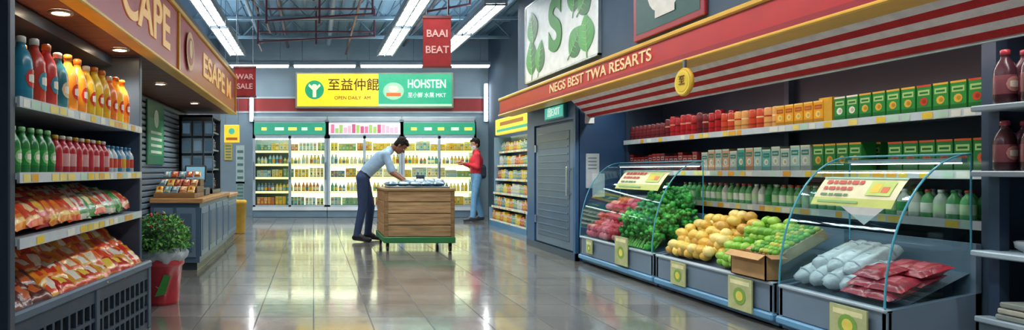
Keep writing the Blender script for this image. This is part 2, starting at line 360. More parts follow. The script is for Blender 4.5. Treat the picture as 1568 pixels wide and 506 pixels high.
# ================================================== gondola right back
r=empty('promotional_shelf_rack'); b=B(FR((3.42,11.95,0)))
Ln=2.1; c=C('7f9fb2')
b.box(0,Ln,0,.5,0,.1,C('3d78a0'),'painted_steel'); b.box(0,Ln,.42,.46,.1,1.72,C('8fb0bf'),'painted_steel')
for x in (0,Ln-.03): b.box(x,x+.03,.0,.46,.1,.35,c,'painted_steel'); b.box(x,x+.03,.1,.46,.35,1.7,c,'painted_steel')
lv=(.12,.38,.64,.9,1.16,1.42)
for k,z in enumerate(lv):
    d=.02+.035*k; b.box(0,Ln,d,.44,z-.02,z,C('a9bfca'),'painted_steel'); shelf_strip(b,0,Ln,d,z,.035,True,.7)
b.obj('rack_frame',r); b=B(FR((3.42,11.95,0)))
for k,z in enumerate(lv):
    x=.05
    while x<Ln-.06:
        c=R.choice([C('e3c23a'),C('c6cccc'),C('d57a3a'),C('5fa395'),C('c44538'),C('3b80a5')])
        for q in range(3):
            if x<Ln-.06: packet(b,x+.03,.05+.035*k,z,.065,.1,R.uniform(.13,.18),c,W,C('e2d050')); x+=.075
b.obj('boxed_products',r); b=B(FR((3.42,11.95,0)))
b.box(0,Ln,.12,.2,1.74,2.04,C('e8c535'),'backlit',bev=.01); b.frontquad(.1,Ln-.1,1.79,1.84,.117,C('2f8c70'),'backlit'); b.frontquad(.3,Ln-.5,1.9,1.97,.117,C('8a5a20'),'backlit'); b.obj('header_sign',r)
# ================================================== RIGHT: bulkhead + fascia
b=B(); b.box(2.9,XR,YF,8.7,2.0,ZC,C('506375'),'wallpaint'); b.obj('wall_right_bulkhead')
r=empty('red_fascia_sign'); b=B()
RED=C('c42a26')
b.box(2.7,2.898,1.0,8.9,1.90,2.06,RED,'painted_steel')
b.box(2.68,2.898,1.0,8.92,2.06,2.1,GOLD,'painted_steel',bev=.01); b.box(2.68,2.9,1.0,8.92,1.84,1.865,GOLD,'painted_steel',bev=.008); b.box(2.69,2.9,1.0,8.91,1.865,1.90,C('a0242a'),'painted_steel')
b.box(2.9,XR,1.0,8.7,1.95,2.0,C('2b3544'),'painted_steel'); b.box(2.9,3.10,1.0,8.7,1.90,1.95,C('2b3544'),'painted_steel')
b.obj('fascia_board',r)
tg=solid('gold_letter',C('f0d49a'),.4,.2)
text('fascia_text','NEGS BEST TWA RESARTS',.14,TR((2.695,5.95,1.98)),tg,r,sx=1.3,bold=.001)
# striped awning
r=empty('striped_awning'); b=B()
nst=7
for i in range(nst):
    t0=i/nst;t1=(i+1)/nst; xa=2.94+.24*t0;xb=2.94+.24*t1; za=1.895-.225*t0; zb=1.895-.225*t1
    cc=C('c42c30') if i%2==0 else C('f4f0f0')
    vs=[(xa,1.0,za),(xa,7.08,za),(xb,7.08,zb),(xb,1.0,zb),(xa+.02,1.0,za),(xa+.02,7.08,za),(xb+.02,7.08,zb),(xb+.02,1.0,zb)]
    b.add(vs,[(0,3,2,1),(4,5,6,7),(0,4,7,3),(1,2,6,5),(0,1,5,4),(3,7,6,2)],cc,'cloth')
b.rod((3.19,1.0,1.668),(3.19,7.08,1.668),.012,C('c9ced2'),'metal'); b.obj('awning_cloth',r)
r=empty('round_medallion_sign'); my,mz=4.41,1.69; b=B(FR((2.665,my,mz)))
b.lathe([(.095,0),(.102,.008),(.102,.02),(.095,.028)],GOLD,'plastic',RX(90)@T(0,0,-.014),28); b.frontdisc(0,0,.088,-.016,C('f6dc4a'),'plastic',28); b.frontdisc(0,0,.07,-.018,C('ecc83a'),'plastic',28)
b.box(-.012,.012,-.005,.012,.09,.16,C('7d8890'),'metal'); b.obj('medallion_disc',r); text('medallion_text','至',.075,TR((2.644,my,mz+.01)),solid('brown_ink',C('8a6420')),r)
# posters on bulkhead
def leaf(b,x,z,L,w,ang,y,c1,c2):
    M=T(x,y,z)@RY(-ang); n=12; up=[(L*i/n,0,w*math.sin(math.pi*(i/n)**.8)) for i in range(n+1)]; dn=[(L*i/n,0,-w*math.sin(math.pi*(i/n)**.8)) for i in range(n+1)]
    for i in range(n):
        b.quad([(up[i][0],0,0),(up[i+1][0],0,0),up[i+1],up[i]],c1,'plastic',M); b.quad([dn[i],dn[i+1],(dn[i+1][0],0,0),(dn[i][0],0,0)],c2,'plastic',M)
    lt=C('a8d888')
    b.quad([(-L*.15,-.001,-w*.06),(L*.95,-.001,0),(-L*.15,-.001,w*.06)],c2,'plastic',M); b.quad([(0,-.0015,-w*.04),(L*.95,-.0015,0),(0,-.0015,w*.04)],lt,'plastic',M)
    for i in range(2,10,2):
        for sg in (1,-1): b.quad([(L*i/n,-.0015,0),(L*(i+.25)/n,-.0015,0),(L*(i+1.5)/n,-.0015,sg*w*.6)],lt,'plastic',M)
r=empty('leaf_poster'); b=B(FR((2.897,8.29,2.24))); w=2.1;h=1.0
b.box(0,w,-.03,0,0,h,C('f2f6ee'),'plastic',bev=.004); 
for (xa,xb,za,zb) in ((-.02,w+.02,-.02,.0),(-.02,w+.02,h,h+.02),(-.02,0,-.02,h+.02),(w,w+.02,-.02,h+.02)): b.box(xa,xb,-.035,0,za,zb,C('c8d2d0'),'metal')
g1,g2=C('3ca036'),C('24762a')
leaf(b,.24,.06,.5,.2,92,-.034,g1,g2); leaf(b,.48,.06,.42,.16,75,-.036,C('4aac3c'),g2); leaf(b,.3,.48,.42,.19,98,-.038,g1,g2)
leaf(b,1.42,.1,.42,.17,40,-.034,g1,g2); leaf(b,1.86,.06,.42,.19,95,-.036,C('4aac3c'),g1); leaf(b,1.52,.56,.4,.19,80,-.034,g1,g2); leaf(b,1.66,.52,.4,.17,35,-.036,C('4aa53f'),g2)
b.obj('poster_board',r); text('poster_letter','S',.85,TR((2.858,7.27,2.76)),solid('leaf_green',C('3f9a38')),r,bold=.03)
r=empty('rice_bowl_poster'); b=B(FR((2.897,5.5,2.2))); w=1.0;h=.95
b.box(0,w,-.03,0,0,h,C('a32a30'),'painted_steel',bev=.006); b.frontquad(.05,w-.05,.05,h-.05,-.032,C('22554c'),'plastic')
b.frontdisc(.5,.36,.26,-.034,C('e8e2d4'),'plastic',24,.2); b.frontquad(.22,.78,.4,.6,-.036,C('22554c'),'plastic'); b.frontdisc(.5,.41,.28,-.038,C('cfc9ba'),'plastic',24,.06); b.frontdisc(.5,.42,.22,-.04,C('e9dfa8'),'plastic',20,.045)
b.frontquad(.36,.64,.13,.19,-.038,C('e8e2d4'),'plastic'); b.quad([(.5,-.042,.45),(.86,-.042,.72),(.87,-.042,.70),(.53,-.042,.44)],C('b8793a'),'plastic')
for k in range(4): b.frontdisc(.3+.13*k,.66+.03*(k%2),.05,-.036,R.choice([C('d86a3a'),C('e0b040'),C('8fbf5a')]),'plastic')
b.obj('poster_board',r)
# ---------- column with steel door
NV=C('284a70')
b=B(); b.box(3.07,XR,7.1,8.7,0,1.95,NV,'painted_steel')
b.box(3.03,3.08,7.1,7.16,0,1.95,C('32608c'),'painted_steel'); b.box(3.03,3.08,8.42,8.7,0,1.95,C('2c5a86'),'painted_steel'); b.box(3.03,3.08,7.16,8.42,1.66,1.95,C('2c5a86'),'painted_steel'); b.box(3.02,3.08,7.1,8.7,0,.09,C('24405c'),'painted_steel')
b.obj('wall_cold_room')
r=empty('cold_room_door'); b=B(FR((3.065,8.4,0)))
b.box(.02,1.22,-.025,0,.1,1.64,C('5a748c'),'painted_steel',bev=.008); b.box(.1,1.12,-.03,-.02,.2,1.54,C('48637c'),'painted_steel',bev=.004)
for k in range(14): b.box(.14,1.08,-.036,-.029,.26+k*.09,.26+k*.09+.012,C('5f7a92'),'painted_steel')
b.box(1.13,1.16,-.08,-.06,.75,1.1,C('b9c4cc'),'metal',bev=.006); b.box(1.13,1.16,-.065,-.02,.77,.79,C('b9c4cc'),'metal'); b.box(1.13,1.16,-.065,-.02,1.06,1.08,C('b9c4cc'),'metal')
for z in (.35,1.3): b.box(.0,.05,-.04,-.02,z,z+.1,C('8c9aa6'),'metal')
b.obj('door_leaf',r)
r=empty('exit_sign'); b=B(FR((3.03,7.95,1.69))); b.box(0,.62,-.04,0,0,.18,C('2d8f86'),'painted_steel',bev=.005); b.frontquad(.02,.6,.02,.16,-.042,C('48b0a0'),'backlit'); b.obj('sign_box',r)
text('exit_text','出EXIT',.13,TR((2.985,7.64,1.78)),wh,r)
b=B(); b.box(3.14,3.24,7.08,7.1,1.6,1.85,C('dfe6e8'),'plastic'); b.box(3.15,3.3,7.085,7.1,.85,1.25,C('b9c6cc'),'plastic'); b.box(3.22,3.36,7.078,7.085,.75,1.02,C('d5dde0'),'plastic')
for k in range(4): b.frontquad(3.17,3.27,1.07+k*.04,1.085+k*.04,7.083,C('6c8290'),'plastic')
b.obj('notice_papers')
# ---------- right wall shelving
SX=3.58
r=empty('grocery_shelving_unit'); b=B()
b.box(4.0,4.05,3.25,7.08,0,1.89,C('2e3d4e'),'painted_steel')
for y in (7.03,3.22): b.box(SX+.02,4.0,y,y+.045,0,1.89,C('34465a'),'painted_steel')
for y in (5.1,): b.box(3.95,4.0,y,y+.05,0,1.89,C('46586b'),'painted_steel')
b.box(SX-.02,SX+.04,3.2,3.27,0,1.89,C('3d5064'),'painted_steel')
for z in (.775,1.05,1.394): b.box(SX,4.0,3.25,7.05,z-.025,z,C('9aabb7'),'painted_steel')
b.obj('shelf_frame',r); b=B(FR((SX,7.06,0)))
for z in (.775,1.05,1.394): shelf_strip(b,0,3.8,0,z,.045,True,.6)
b.obj('price_rails',r)
def X_(Y): return 7.06-Y
b=B(FR((SX,7.06,0)))
for row in range(2):
    y=.04+row*.12
    x=X_(7.0)
    while x<X_(6.4): can(b,x,y+.04,1.395,.04,.155,var(C('6c2328')),C('8a3a3a')); x+=.085
    while x<X_(5.47): can(b,x,y+.05,1.395,.042,.185+.02*(int(x*9)%2),C('b01c22') if int(x*5)%3 else C('6d1a20'),C('d89a80') if int(x*7)%2 else C('5a1418')); x+=.087
    while x<X_(4.78): can(b,x,y+.05,1.395,.042,.165,C('e0a25c') if int(x*5.2)%2 else C('c84a2a'),C('b23222') if int(x*11)%2 else C('f0d8a0')); x+=.087
b.obj('tinned_food_cans')
b=B(FR((SX,7.06,0)))
for row in range(2):
    y=.04+row*.13; x=X_(4.76)
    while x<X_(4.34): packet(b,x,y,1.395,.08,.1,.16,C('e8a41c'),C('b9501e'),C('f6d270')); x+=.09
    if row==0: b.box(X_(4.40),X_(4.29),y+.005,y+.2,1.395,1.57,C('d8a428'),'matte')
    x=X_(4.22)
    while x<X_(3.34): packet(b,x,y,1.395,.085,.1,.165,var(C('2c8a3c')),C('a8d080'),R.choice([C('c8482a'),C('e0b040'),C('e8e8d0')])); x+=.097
b.obj('tea_cartons')
b=B(FR((SX,7.06,0)))
for row in range(2):
    y=.04+row*.13; x=X_(6.98)
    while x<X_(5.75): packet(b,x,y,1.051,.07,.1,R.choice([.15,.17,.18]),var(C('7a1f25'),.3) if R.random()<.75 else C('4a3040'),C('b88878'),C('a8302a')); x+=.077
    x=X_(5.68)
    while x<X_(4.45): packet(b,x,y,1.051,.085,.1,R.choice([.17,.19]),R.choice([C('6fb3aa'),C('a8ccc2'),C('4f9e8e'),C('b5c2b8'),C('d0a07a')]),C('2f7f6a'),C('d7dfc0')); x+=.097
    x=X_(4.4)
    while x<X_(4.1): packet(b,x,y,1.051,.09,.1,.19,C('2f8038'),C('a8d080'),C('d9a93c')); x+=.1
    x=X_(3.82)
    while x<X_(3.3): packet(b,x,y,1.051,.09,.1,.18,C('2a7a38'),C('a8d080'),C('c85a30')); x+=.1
b.obj('grocery_cartons')
b=B(FR((SX,7.06,0)))
x=X_(6.0)
while x<X_(3.4):
    for row in range(2): bottle(b,x,.06+row*.1,.776,.034,.165,var(C('5fb06a')) if R.random()<.75 else C('c6d0c0'),R.choice([C('e0e8d8'),C('2f8f45'),C('b8d8a8')]),R.choice([C('c04a3a'),C('e0e0d8'),C('2f7f40')]))
    x+=.074
b.obj('yogurt_drink_bottles')
# near bay
r=empty('bottle_shelving_unit'); b=B()
for z,xf in ((1.385,3.4),(1.05,3.4),(.64,3.4),(.3,3.42)): 
    b.box(xf,4.05,2.2,3.18,z-.03,z,C('a3b4c0'),'painted_steel',bev=.006)
b.box(4.05,4.08,2.2,3.18,0,1.82,C('2b3848'),'painted_steel'); b.box(3.45,4.05,2.2,3.18,.0,.27,C('6d7f8c'),'painted_steel')
for y in (3.13,): b.box(3.5,3.55,y,y+.05,0,1.36,C('33445a'),'painted_steel'); b.box(3.98,4.05,y,y+.05,0,1.82,C('33445a'),'painted_steel')
b.obj('shelf_frame',r)
b=B()
for z,h in ((1.386,.27),(1.051,.25)):
    for yy in (3.06,2.94,2.82,2.7):
        for k in range(5): bottle(b,3.45+k*.1,yy,z,.042,h,C('5a3040') if k%3 else C('4a2832'),C('8a5058'),C('a83848'),'gloss',C('c89088'))
b.obj('sauce_bottles')
b=B(); b.lathe([(.05,0),(.075,.02),(.08,.05),(.07,.055)],C('aab4ba'),'plastic',T(3.6,3.05,.641),16); b.obj('small_bowl')
b=B()
for k in range(3): b.box(3.44,3.75,2.75-.01*k,3.1-.01*k,.301+k*.032,.328+k*.032,C('b9b8a8') if k%2 else C('8f968f'),'matte',bev=.006)
b.obj('stacked_flyers')
# ================================================== display cases
BX=3.05
def case_base(b,y0,y1):
    Ln=y1-y0
    c=C('6f8496')
    b.box(0,Ln,.03,.5,.02,.09,C('3f6f96'),'painted_steel'); b.box(0,Ln,-.02,.03,.05,.10,C('5f9ac0'),'painted_steel',bev=.01)
    b.box(.01,Ln-.01,0,.03,.1,.3,c,'painted_steel',bev=.008); b.box(.01,Ln-.01,-.012,.035,.285,.31,C('a5b7c2'),'painted_steel',bev=.008)
    b.box(.01,Ln-.01,.47,.5,.1,.66,c,'painted_steel')
    for x in (.01,Ln-.04): 
        b.add([(x,0,.1),(x+.03,0,.1),(x+.03,.5,.1),(x,.5,.1),(x,0,.3),(x+.03,0,.3),(x+.03,.5,.4),(x,.5,.4)],[(0,3,2,1),(4,5,6,7),(0,1,5,4),(1,2,6,5),(2,3,7,6),(3,0,4,7)],c,'painted_steel')
    b.add([(.04,.03,.27),(Ln-.04,.03,.27),(Ln-.04,.47,.5),(.04,.47,.5)],[(0,1,2,3)],C('48586a'),'painted_steel')
    for x in (.1,Ln-.1): b.lathe([(.03,0),(.03,.03)],C('20262c'),'plastic',T(x,.1,0),10); b.lathe([(.03,0),(.03,.03)],C('20262c'),'plastic',T(x,.4,0),10)
def pt(t): return (.455-.46*math.cos(t), .31+.83*math.sin(t))   # local y,z of glass profile
def dome(root,F0,Ln):
    b=B(F0); n=14; pr=[pt(math.pi/2*i/n) for i in range(n+1)]
    vs=[(x,p[0],p[1]) for p in pr for x in (.02,Ln-.02)]
    b.add(vs,[(2*i,2*i+1,2*i+3,2*i+2) for i in range(n)],W,'glass',None,True)
    for x in (.02,Ln-.02): b.quad([(x,p[0],p[1]) for p in pr]+[(x,.455,.31)],W,'glass')
    b.obj('curved_glass',root)
    b=B(F0); tl=C('4fa8bf')
    for x in (.02,Ln-.02):
        for i in range(n): b.rod((x,)+pr[i],(x,)+pr[i+1],.0055,tl,'gloss',6)
        b.rod((x,.455,.6),(x,.455,1.14),.0045,tl,'gloss',6)
    b.rod((.02,.455,1.14),(Ln-.02,.455,1.14),.007,C('6fb6c8'),'gloss',6)
    b.obj('glass_edges',root)
    b=B(F0); b.box(.04,Ln-.04,.425,.455,1.095,1.12,C('9fb3bf'),'painted_steel'); b.box(.06,Ln-.06,.43,.45,1.089,1.095,(1,.96,.86,1),'case_fill_strip'); b.obj('case_fill_light',root)  # added glowing strip and holder, brightens the produce under the glass
def sheet(root,F0,x0,x1,t0,t1,tail=False,name='price_sheet'):
    b=B(F0); n=4; P=[]
    for i in range(n+1):
        y,z=pt(t0+(t1-t0)*i/n); P.append((y-.012,z+.01))
    for i in range(n):
        b.quad([(x0,)+P[i],(x1,)+P[i],(x1,)+P[i+1],(x0,)+P[i+1]],C('e0dcb4') if i else C('bcc864'),'plastic')
    def q(u0,u1,s0,s1,c):
        def g(u,s):
            y,z=pt(t0+(t1-t0)*s); return (x0+(x1-x0)*u,y-.016,z+.013)
        b.quad([g(u0,s0),g(u1,s0),g(u1,s1),g(u0,s1)],c,'plastic')
    q(.0,1,.93,1.0,C('8fc0b0'))
    for (s0,s1,c,ws) in ((.72,.86,'b8453a',(.07,.05,.09,.04,.08,.05)),(.5,.62,'b8453a',(.05,.08,.04,.07,.06)),(.3,.38,'4a7a4a',(.09,.06,.1,.05))):
        u=.08
        for wv in ws: q(u,u+wv,s0,s1,C(c)); u+=wv+.018
    q(.64,.92,.35,.85,C('b5cf6a')); q(.68,.78,.45,.75,C('e8c23a')); q(.8,.88,.45,.65,C('d8703a')); q(.08,.6,.08,.15,C('7aaa6a'))
    if tail: b.quad([(x0+.22,)+P[0],(x0+.38,P[0][0]-.004,P[0][1]-.1),(x0+.5,)+P[0]],C('d8dcd8'),'plastic')
    b.obj(name,root)
def tag(b,x,z0=.14,z1=.29,w=.14):
    b.box(x-w/2,x+w/2,-.03,-.02,z0,z1,C('b8bf88'),'matte'); b.frontquad(x-w*.4,x+w*.4,z1-.05,z1-.02,-.031,C('e9e6b0'),'matte'); b.frontdisc(x,(z0+z1)/2-.015,w*.26,-.032,C('7fae4a'),'matte'); b.frontdisc(x,(z0+z1)/2-.015,w*.15,-.0325,C('e9d860'),'matte')
def ramp(y): return .28+.23*(y/.44)
# case 1
y0,y1=5.5,7.03; F1=FR((BX,y1,0)); r=empty('produce_display_case'); b=B(F1); case_base(b,y0,y1); tag(b,.3); b.obj('case_body',r)
b=B(F1); tag(b,1.0,.12,.4,.24); b.obj('cardboard_price_card',r)
dome(r,F1,y1-y0); sheet(r,F1,.62,1.42,.72,1.08)
b=B(F1)
for lay in range(4):
    for i in range(8):
        for j in range(6):
            x=.1+i*.085+R.uniform(-.015,.015)+(lay%2)*.04; y=.07+j*.068+R.uniform(-.01,.01)
            if x>.74 : continue
            z=ramp(y)+.04+lay*.06
            if (lay==2 and (j<2 or R.random()<.2)) or (lay==3 and (j<3 or R.random()<.4)): continue
            b.ball((x,y,z),(.046,.046,.042),var(C(R.choice(['d8344a','e8586c','cc2c42','f08088'])),.1),'fruit',10,7,None,.08)
b.obj('red_apple_pile')
b=B(F1)
for k in range(270):
    x=R.uniform(.78,1.46); y=R.uniform(.05,.42); base=ramp(y)+.02; top=base+.14+.32*math.sin(math.pi*min(1,max(0,(x-.68)/.9)))*(.4+y)
    zz=base+(top-base)*R.random()**.5
    for q in range(6):
        dx,dy,dz=(R.gauss(0,.026) for _ in range(3))
        X=min(max(x+dx,.77),1.47); Y=min(max(y+dy,.04),.42)
        b.ball((X,Y,zz+dz),(R.uniform(.014,.028),)*3,var(C(R.choice(['34a03a','50bc4c','2c7a30','6acc58','3eac40'])),.2),'leaf',7,5,None,.6)
for k in range(26):
    x=.86+.022*k+R.uniform(-.01,.01); b.rod((x,.06,.31),(x+R.uniform(-.05,.05),.14,.44),.009,C('7fc85a'),'leaf',6)
b.obj('leafy_greens_pile')
# case 2
y0,y1=4.06,5.47; F2=FR((BX,y1,0)); r=empty('produce_bin'); b=B(F2); case_base(b,y0,y1); tag(b,.38,.1,.29,.2); tag(b,1.12,.06,.29,.24); b.obj('bin_body',r)
b=B(F2)
for lay in range(4):
    for i in range(8):
        for j in range(5):
            x=.1+i*.092+R.uniform(-.015,.015)+(lay%2)*.04; y=.09+j*.082+R.uniform(-.01,.01)
            if x>.66: continue
            z=ramp(y)+.035+lay*.05
            if (lay==2 and (j<1 or R.random()<.25)) or (lay==3 and (j<2 or R.random()<.4)): continue
            b.ball((x,y,z),(.055,.045,.043),var(C(R.choice(['ecd066','e0b84e','f4de88','d4a850'])),.08),'fruit',10,7,None,.1,RZ(R.uniform(0,180)))
b.obj('yellow_mango_pile')
b=B(F2)
for lay in range(4):
    for i in range(6):
        for j in range(6):
            x=.77+i*.075+R.uniform(-.01,.01); y=.08+j*.07+R.uniform(-.01,.01)
            if x>1.08 : continue
            z=ramp(y)+.03+lay*.045
            if (lay==2 and (j<1 or R.random()<.25)) or (lay==3 and (j<3 or R.random()<.4)): continue
            b.ball((x,y,z),(.045,.038,.036),var(C(R.choice(['7fb83a','93c84a','66a632','a8d45c'])),.08),'fruit',10,7,None,.1,RZ(R.uniform(0,180)))
b.obj('green_pear_pile')
b=B(F2)
for k in range(3):
    x0=1.12+k*.083; M=T(0,0,.36)@RX(30); b.box(x0,x0+.076,.10,.47,0,.08,C('c9a878'),'matte',M,bev=.006)
    for j in range(9):
        for i in range(2): b.ball((x0+.02+i*.038,.12+j*.04,.088),(.02,.024,.02),var(C(R.choice(['6fae3c','b9c050','4f9a32','86c048']))),'fruit',8,5,M)
b.obj('packed_vegetable_trays')
b=B(F2); cb=C('b08a5a'); M=T(1.2,-.03,.312)
hh=.17
for a in ((-.17,.17,0,.008,0,hh),(-.17,.17,.1,.108,0,hh),(-.17,-.162,0,.108,0,hh),(.162,.17,0,.108,0,hh),(-.17,.17,0,.108,0,.006)): b.box(*a,cb,'matte',M)
b.box(-.17,.17,-.06,0,0,.004,C('c49c68'),'matte',M@T(0,0,hh)@RX(35)); b.box(-.17,.17,0,.05,0,.004,C('c49c68'),'matte',M@T(0,.108,hh)@RX(30)); b.box(0,.06,0,.108,0,.004,C('a57f50'),'matte',M@T(.17,0,hh)@RY(20))
b.obj('cardboard_box')
# case 3
y0,y1=3.25,4.03; F3=FR((BX,y1,0)); r=empty('refrigerated_produce_case'); b=B(F3); case_base(b,y0,y1); tag(b,.56,.1,.28,.24); b.obj('case_body',r); dome(r,F3,y1-y0); sheet(r,F3,.16,.7,.68,.98,True)
b=B(F3)
for lay in range(2):
    for k in range(4 if lay==0 else 3):
        x=.09+k*.112+lay*.055; M=T(x,.05+.07*lay,.35+lay*.085)@RZ(-6+R.uniform(-5,5))@RX(28)
        b.ball((0,.17,0),(.055,.17,.052),var(C('c4ccd0'),.05),'foil',16,14,M,.12,sq=.72)
        for q in (-.1,0,.1): b.ball((0,.17+q,.004),(.0575,.012,.0545),var(C('b4bec4'),.05),'foil',14,6,M)
b.obj('wrapped_vegetable_bags')
b=B(F3)
for lay in range(3):
    for i in range(2 if lay<2 else 1):
        for j in range(2 if lay<2 else 1):
            x=.54+i*.11+lay*.02; y=.11+j*.15+lay*.02
            b.pillow(T(x+R.uniform(-.015,.015),y,ramp(y)+.04+lay*.04)@RZ(R.uniform(-14,14))@RX(20),.19,.18,.065,var(C('b83040'),.12),C('d05a66'),C('982432'))
b.obj('red_food_packets')
# ================================================== LEFT
LX=-1.2; Y0=2.42
r=empty('drinks_shelving_unit'); b=B()
dk1=C('3c4b5c')
b.box(-1.72,-1.68,Y0,4.28,0,1.84,C('2f3c4a'),'painted_steel'); b.box(-1.7,-1.2,4.24,4.29,0,1.84,C('44566a'),'painted_steel',bev=.006); b.box(-1.7,-1.2,Y0,Y0+.05,0,1.84,dk1,'painted_steel',bev=.006)
for z in (.77,1.04,1.35): b.box(-1.68,LX,Y0+.05,4.24,z-.025,z,C('aab8c2'),'painted_steel')
b.box(-1.68,-1.39,Y0+.05,4.24,1.78,1.84,dk1,'painted_steel')
for y in (3.2,): b.box(-1.68,-1.64,y,y+.04,0,1.8,C('55687a'),'painted_steel')
b.obj('shelf_frame',r); b=B(FL((LX,Y0+.06,0)))
for z in (.77,1.04,1.35): shelf_strip(b,0,1.76,0,z,.04,True,.75)
b.obj('price_rails',r)
FLs=FL((LX,0,0))
b=B(FLs)
seq=['2a86a0','c8402e','c23a34','2c7480','ea8a2a','f0922a','eebc2a','f4cc34','f0b42a','e67a22','f2c02e','e88a2a','f0b42a']
for i in range(0,12):
    c=C(seq[i]); sp={'2a86a0':'d03a3a','c8402e':'3f9ab0','c23a34':'2f8aa0','2c7480':'d8c8a0'}.get(seq[i],'d2382a')
    for row in range(3):
        bottle(b,2.66+i*.127,.07+row*.115,1.351,.05,.3 if i%3 else .285,c,var(c,.15),C('d8d8c8') if i<2 else (C('c86a22') if i%3 else C('c8b8a0')),'gloss',C(sp) if row==0 else None)
b.obj('juice_bottles')
b=B(FLs)
yy=2.56
while yy<4.18:
    for row in range(3):
        if yy<2.98: bottle(b,yy,.06+row*.09,1.041,.036,.2,C('1f8038'),C('2f9a48'),C('8fd08a'),'gloss',C('9ad08a') if row==0 else None)
        elif yy<3.72: bottle(b,yy,.06+row*.09,1.041,.038,.185,C('b82432'),C('d8a0a0') if int(yy*13)%2 else C('c23040'),C('d8d2c0') if int(yy*13)%2 else C('c8a030'),'gloss')
        else: bottle(b,yy,.06+row*.09,1.041,.034,.165,R.choice([C('c0ccd0'),C('3a8ab0')]),R.choice([C('d8b030'),C('c84a3a')]),C('2f7fb0'),'gloss')
    yy+=.085
b.obj('soda_bottles')
pal=[('e0481f','f6d8a0','f0b040'),('f0861c','e03a1c','f6c860'),('d0281c','f2c24a','e86a2a'),('f0a62a','d8402a','f8e8b0'),('e8601c','f8ecd0','c82a1c')]
b=B(FLs); yy=2.58
while yy<4.14:
    near=yy<3.3
    for row in range(3):
        p=R.choice(pal[:3]) if near else R.choice([('c8363a','f0c8a0','d85a4a'),('4a9a4a','f4e8b0','3a8a3a'),('e04a3a','f4b060','f0d0a0'),('d8d8c8','c84a3a','5fa060')])
        b.pillow(T(yy+R.uniform(-.02,.02),.095+row*.12,.775+.085+row*.022)@RZ(R.uniform(-10,10))@RX(42+R.uniform(-8,8)),.19,.19,.08,C(p[0]),C(p[1]),C(p[2]),crimp=var(C(p[0]),.2))
    yy+=.12
b.obj('snack_packets')
# bin
d=Vector((.1045,.9945,0)); yv=Vector((-.9945,.1045,0)); A=Vector((-1.1,4.13,0)); Lb=1.62
FB=basis(d,yv,(0,0,1),A-d*Lb)
r=empty('promotional_bin'); b=B(FB); bc=C('3c4c5c'); Dp=.38
b.box(0,Lb,-.015,.03,.40,.45,C('5b6e80'),'plastic',bev=.01); b.box(0,Lb,Dp-.03,Dp,.4,.45,C('4b5c6c'),'plastic',bev=.01)
b.box(Lb-.03,Lb+.012,0,Dp,.4,.45,C('4b5c6c'),'plastic',bev=.01); b.box(0,.03,0,Dp,.4,.45,C('4b5c6c'),'plastic')
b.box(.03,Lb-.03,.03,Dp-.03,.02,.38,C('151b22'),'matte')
for z0,z1 in ((0,.04),(.13,.15),(.23,.25),(.33,.40)): b.box(0,Lb,0,.02,z0,z1,bc,'plastic'); b.box(Lb-.02,Lb,0,Dp,z0,z1,bc,'plastic')
x=0
while x<Lb: b.box(x,x+.02,.001,.019,0,.4,bc,'plastic'); x+=.075
y=0
while y<Dp: b.box(Lb-.019,Lb-.001,y,y+.02,0,.4,bc,'plastic'); y+=.072
for x in (0,Lb/2,Lb-.05): b.box(x,x+.05,-.008,.02,0,.42,C('4a5b6c'),'plastic',bev=.006)
b.obj('slatted_crate',r)
b=B(FB); x=.11
pal2=[('e8501f','f8ecd8','f0b040'),('f08a1c','d8321c','f6d080'),('c8281c','f6d24a','e86a2a'),('ece4d4','d8462a','e8902c'),('e0a030','f8f0e0','d8401c'),('e86a2c','f0e0c0','e8b040')]
while x<Lb-.06:
    for row in range(4):
        top=.43+.055+row*.05
        p=R.choice(pal2)
        if x<.45 and row<2 and R.random()<.7: p=('5a2c24','c8602a','7a3828')
        b.pillow(T(min(x+R.uniform(-.03,.03),Lb-.1),.085+row*.07,top-.02)@RZ(R.uniform(-22,22))@RX(34+R.uniform(-12,14)),.2,.19,.09,C(p[0]),C(p[1]),C(p[2]),crimp=var(C(p[0]),.2))
    x+=.115
b.obj('crisp_packets')
# soffit and sign
b=B(); b.box(XL+.005,-1.19,.5,8.6,1.85,1.93,C('6a4238'),'wood'); b.obj('soffit_left')
r=empty('red_brown_fascia_sign'); b=B(); SR=C('ae302a')
b.box(-1.18,-1.10,.5,8.6,1.85,2.36,SR,'painted_steel'); 
for z,zz in ((1.838,.024),(2.34,.035)): b.box(-1.18,-1.075,.5,8.62,z,z+zz,GOLD,'painted_steel',bev=.006)
for y in (4.96,8.58): b.box(-1.12,-1.085,y,y+.04,1.87,2.34,GOLD,'painted_steel')
b.box(-1.18,-1.1,.5,8.6,2.375,2.44,C('5a4430'),'painted_steel')
b.obj('fascia_board',r)
tn=solid('tan_letter',C('f0bc70'),.4,.25)
text('sign_text_1','CAPE',.42,TL((-1.095,4.08,2.1)),tn,r,sx=1.2,bold=.008); text('sign_text_2','ESAPE M',.32,TL((-1.095,7.1,2.1)),tn,r,sx=1.75,bold=.008)
b=B(FL((-1.09,5.4,2.1))); b.frontdisc(0,0,.17,-.008,C('e8b470'),'plastic',24,.17); b.frontdisc(0,0,.12,-.011,SR,'plastic',24); b.frontdisc(0,.02,.06,-.013,C('f0d090'),'plastic',16,.08); b.obj('sign_logo',r)
DL=((3.08,-1.27),(4.02,-1.27),(5.6,-1.4),(7.2,-1.4))
for yy,xx in DL:
    b=B(T(xx,yy,1.85)); b.lathe([(.06,-.0005),(.062,-.01),(.045,-.012)],C('b8a890'),'metal',None,18,cap=False); b.quad([(.045*math.cos(-a*math.pi/8),.045*math.sin(-a*math.pi/8),-.008) for a in range(16)],(1,.85,.6,1),'tube'); b.obj('recessed_downlight')
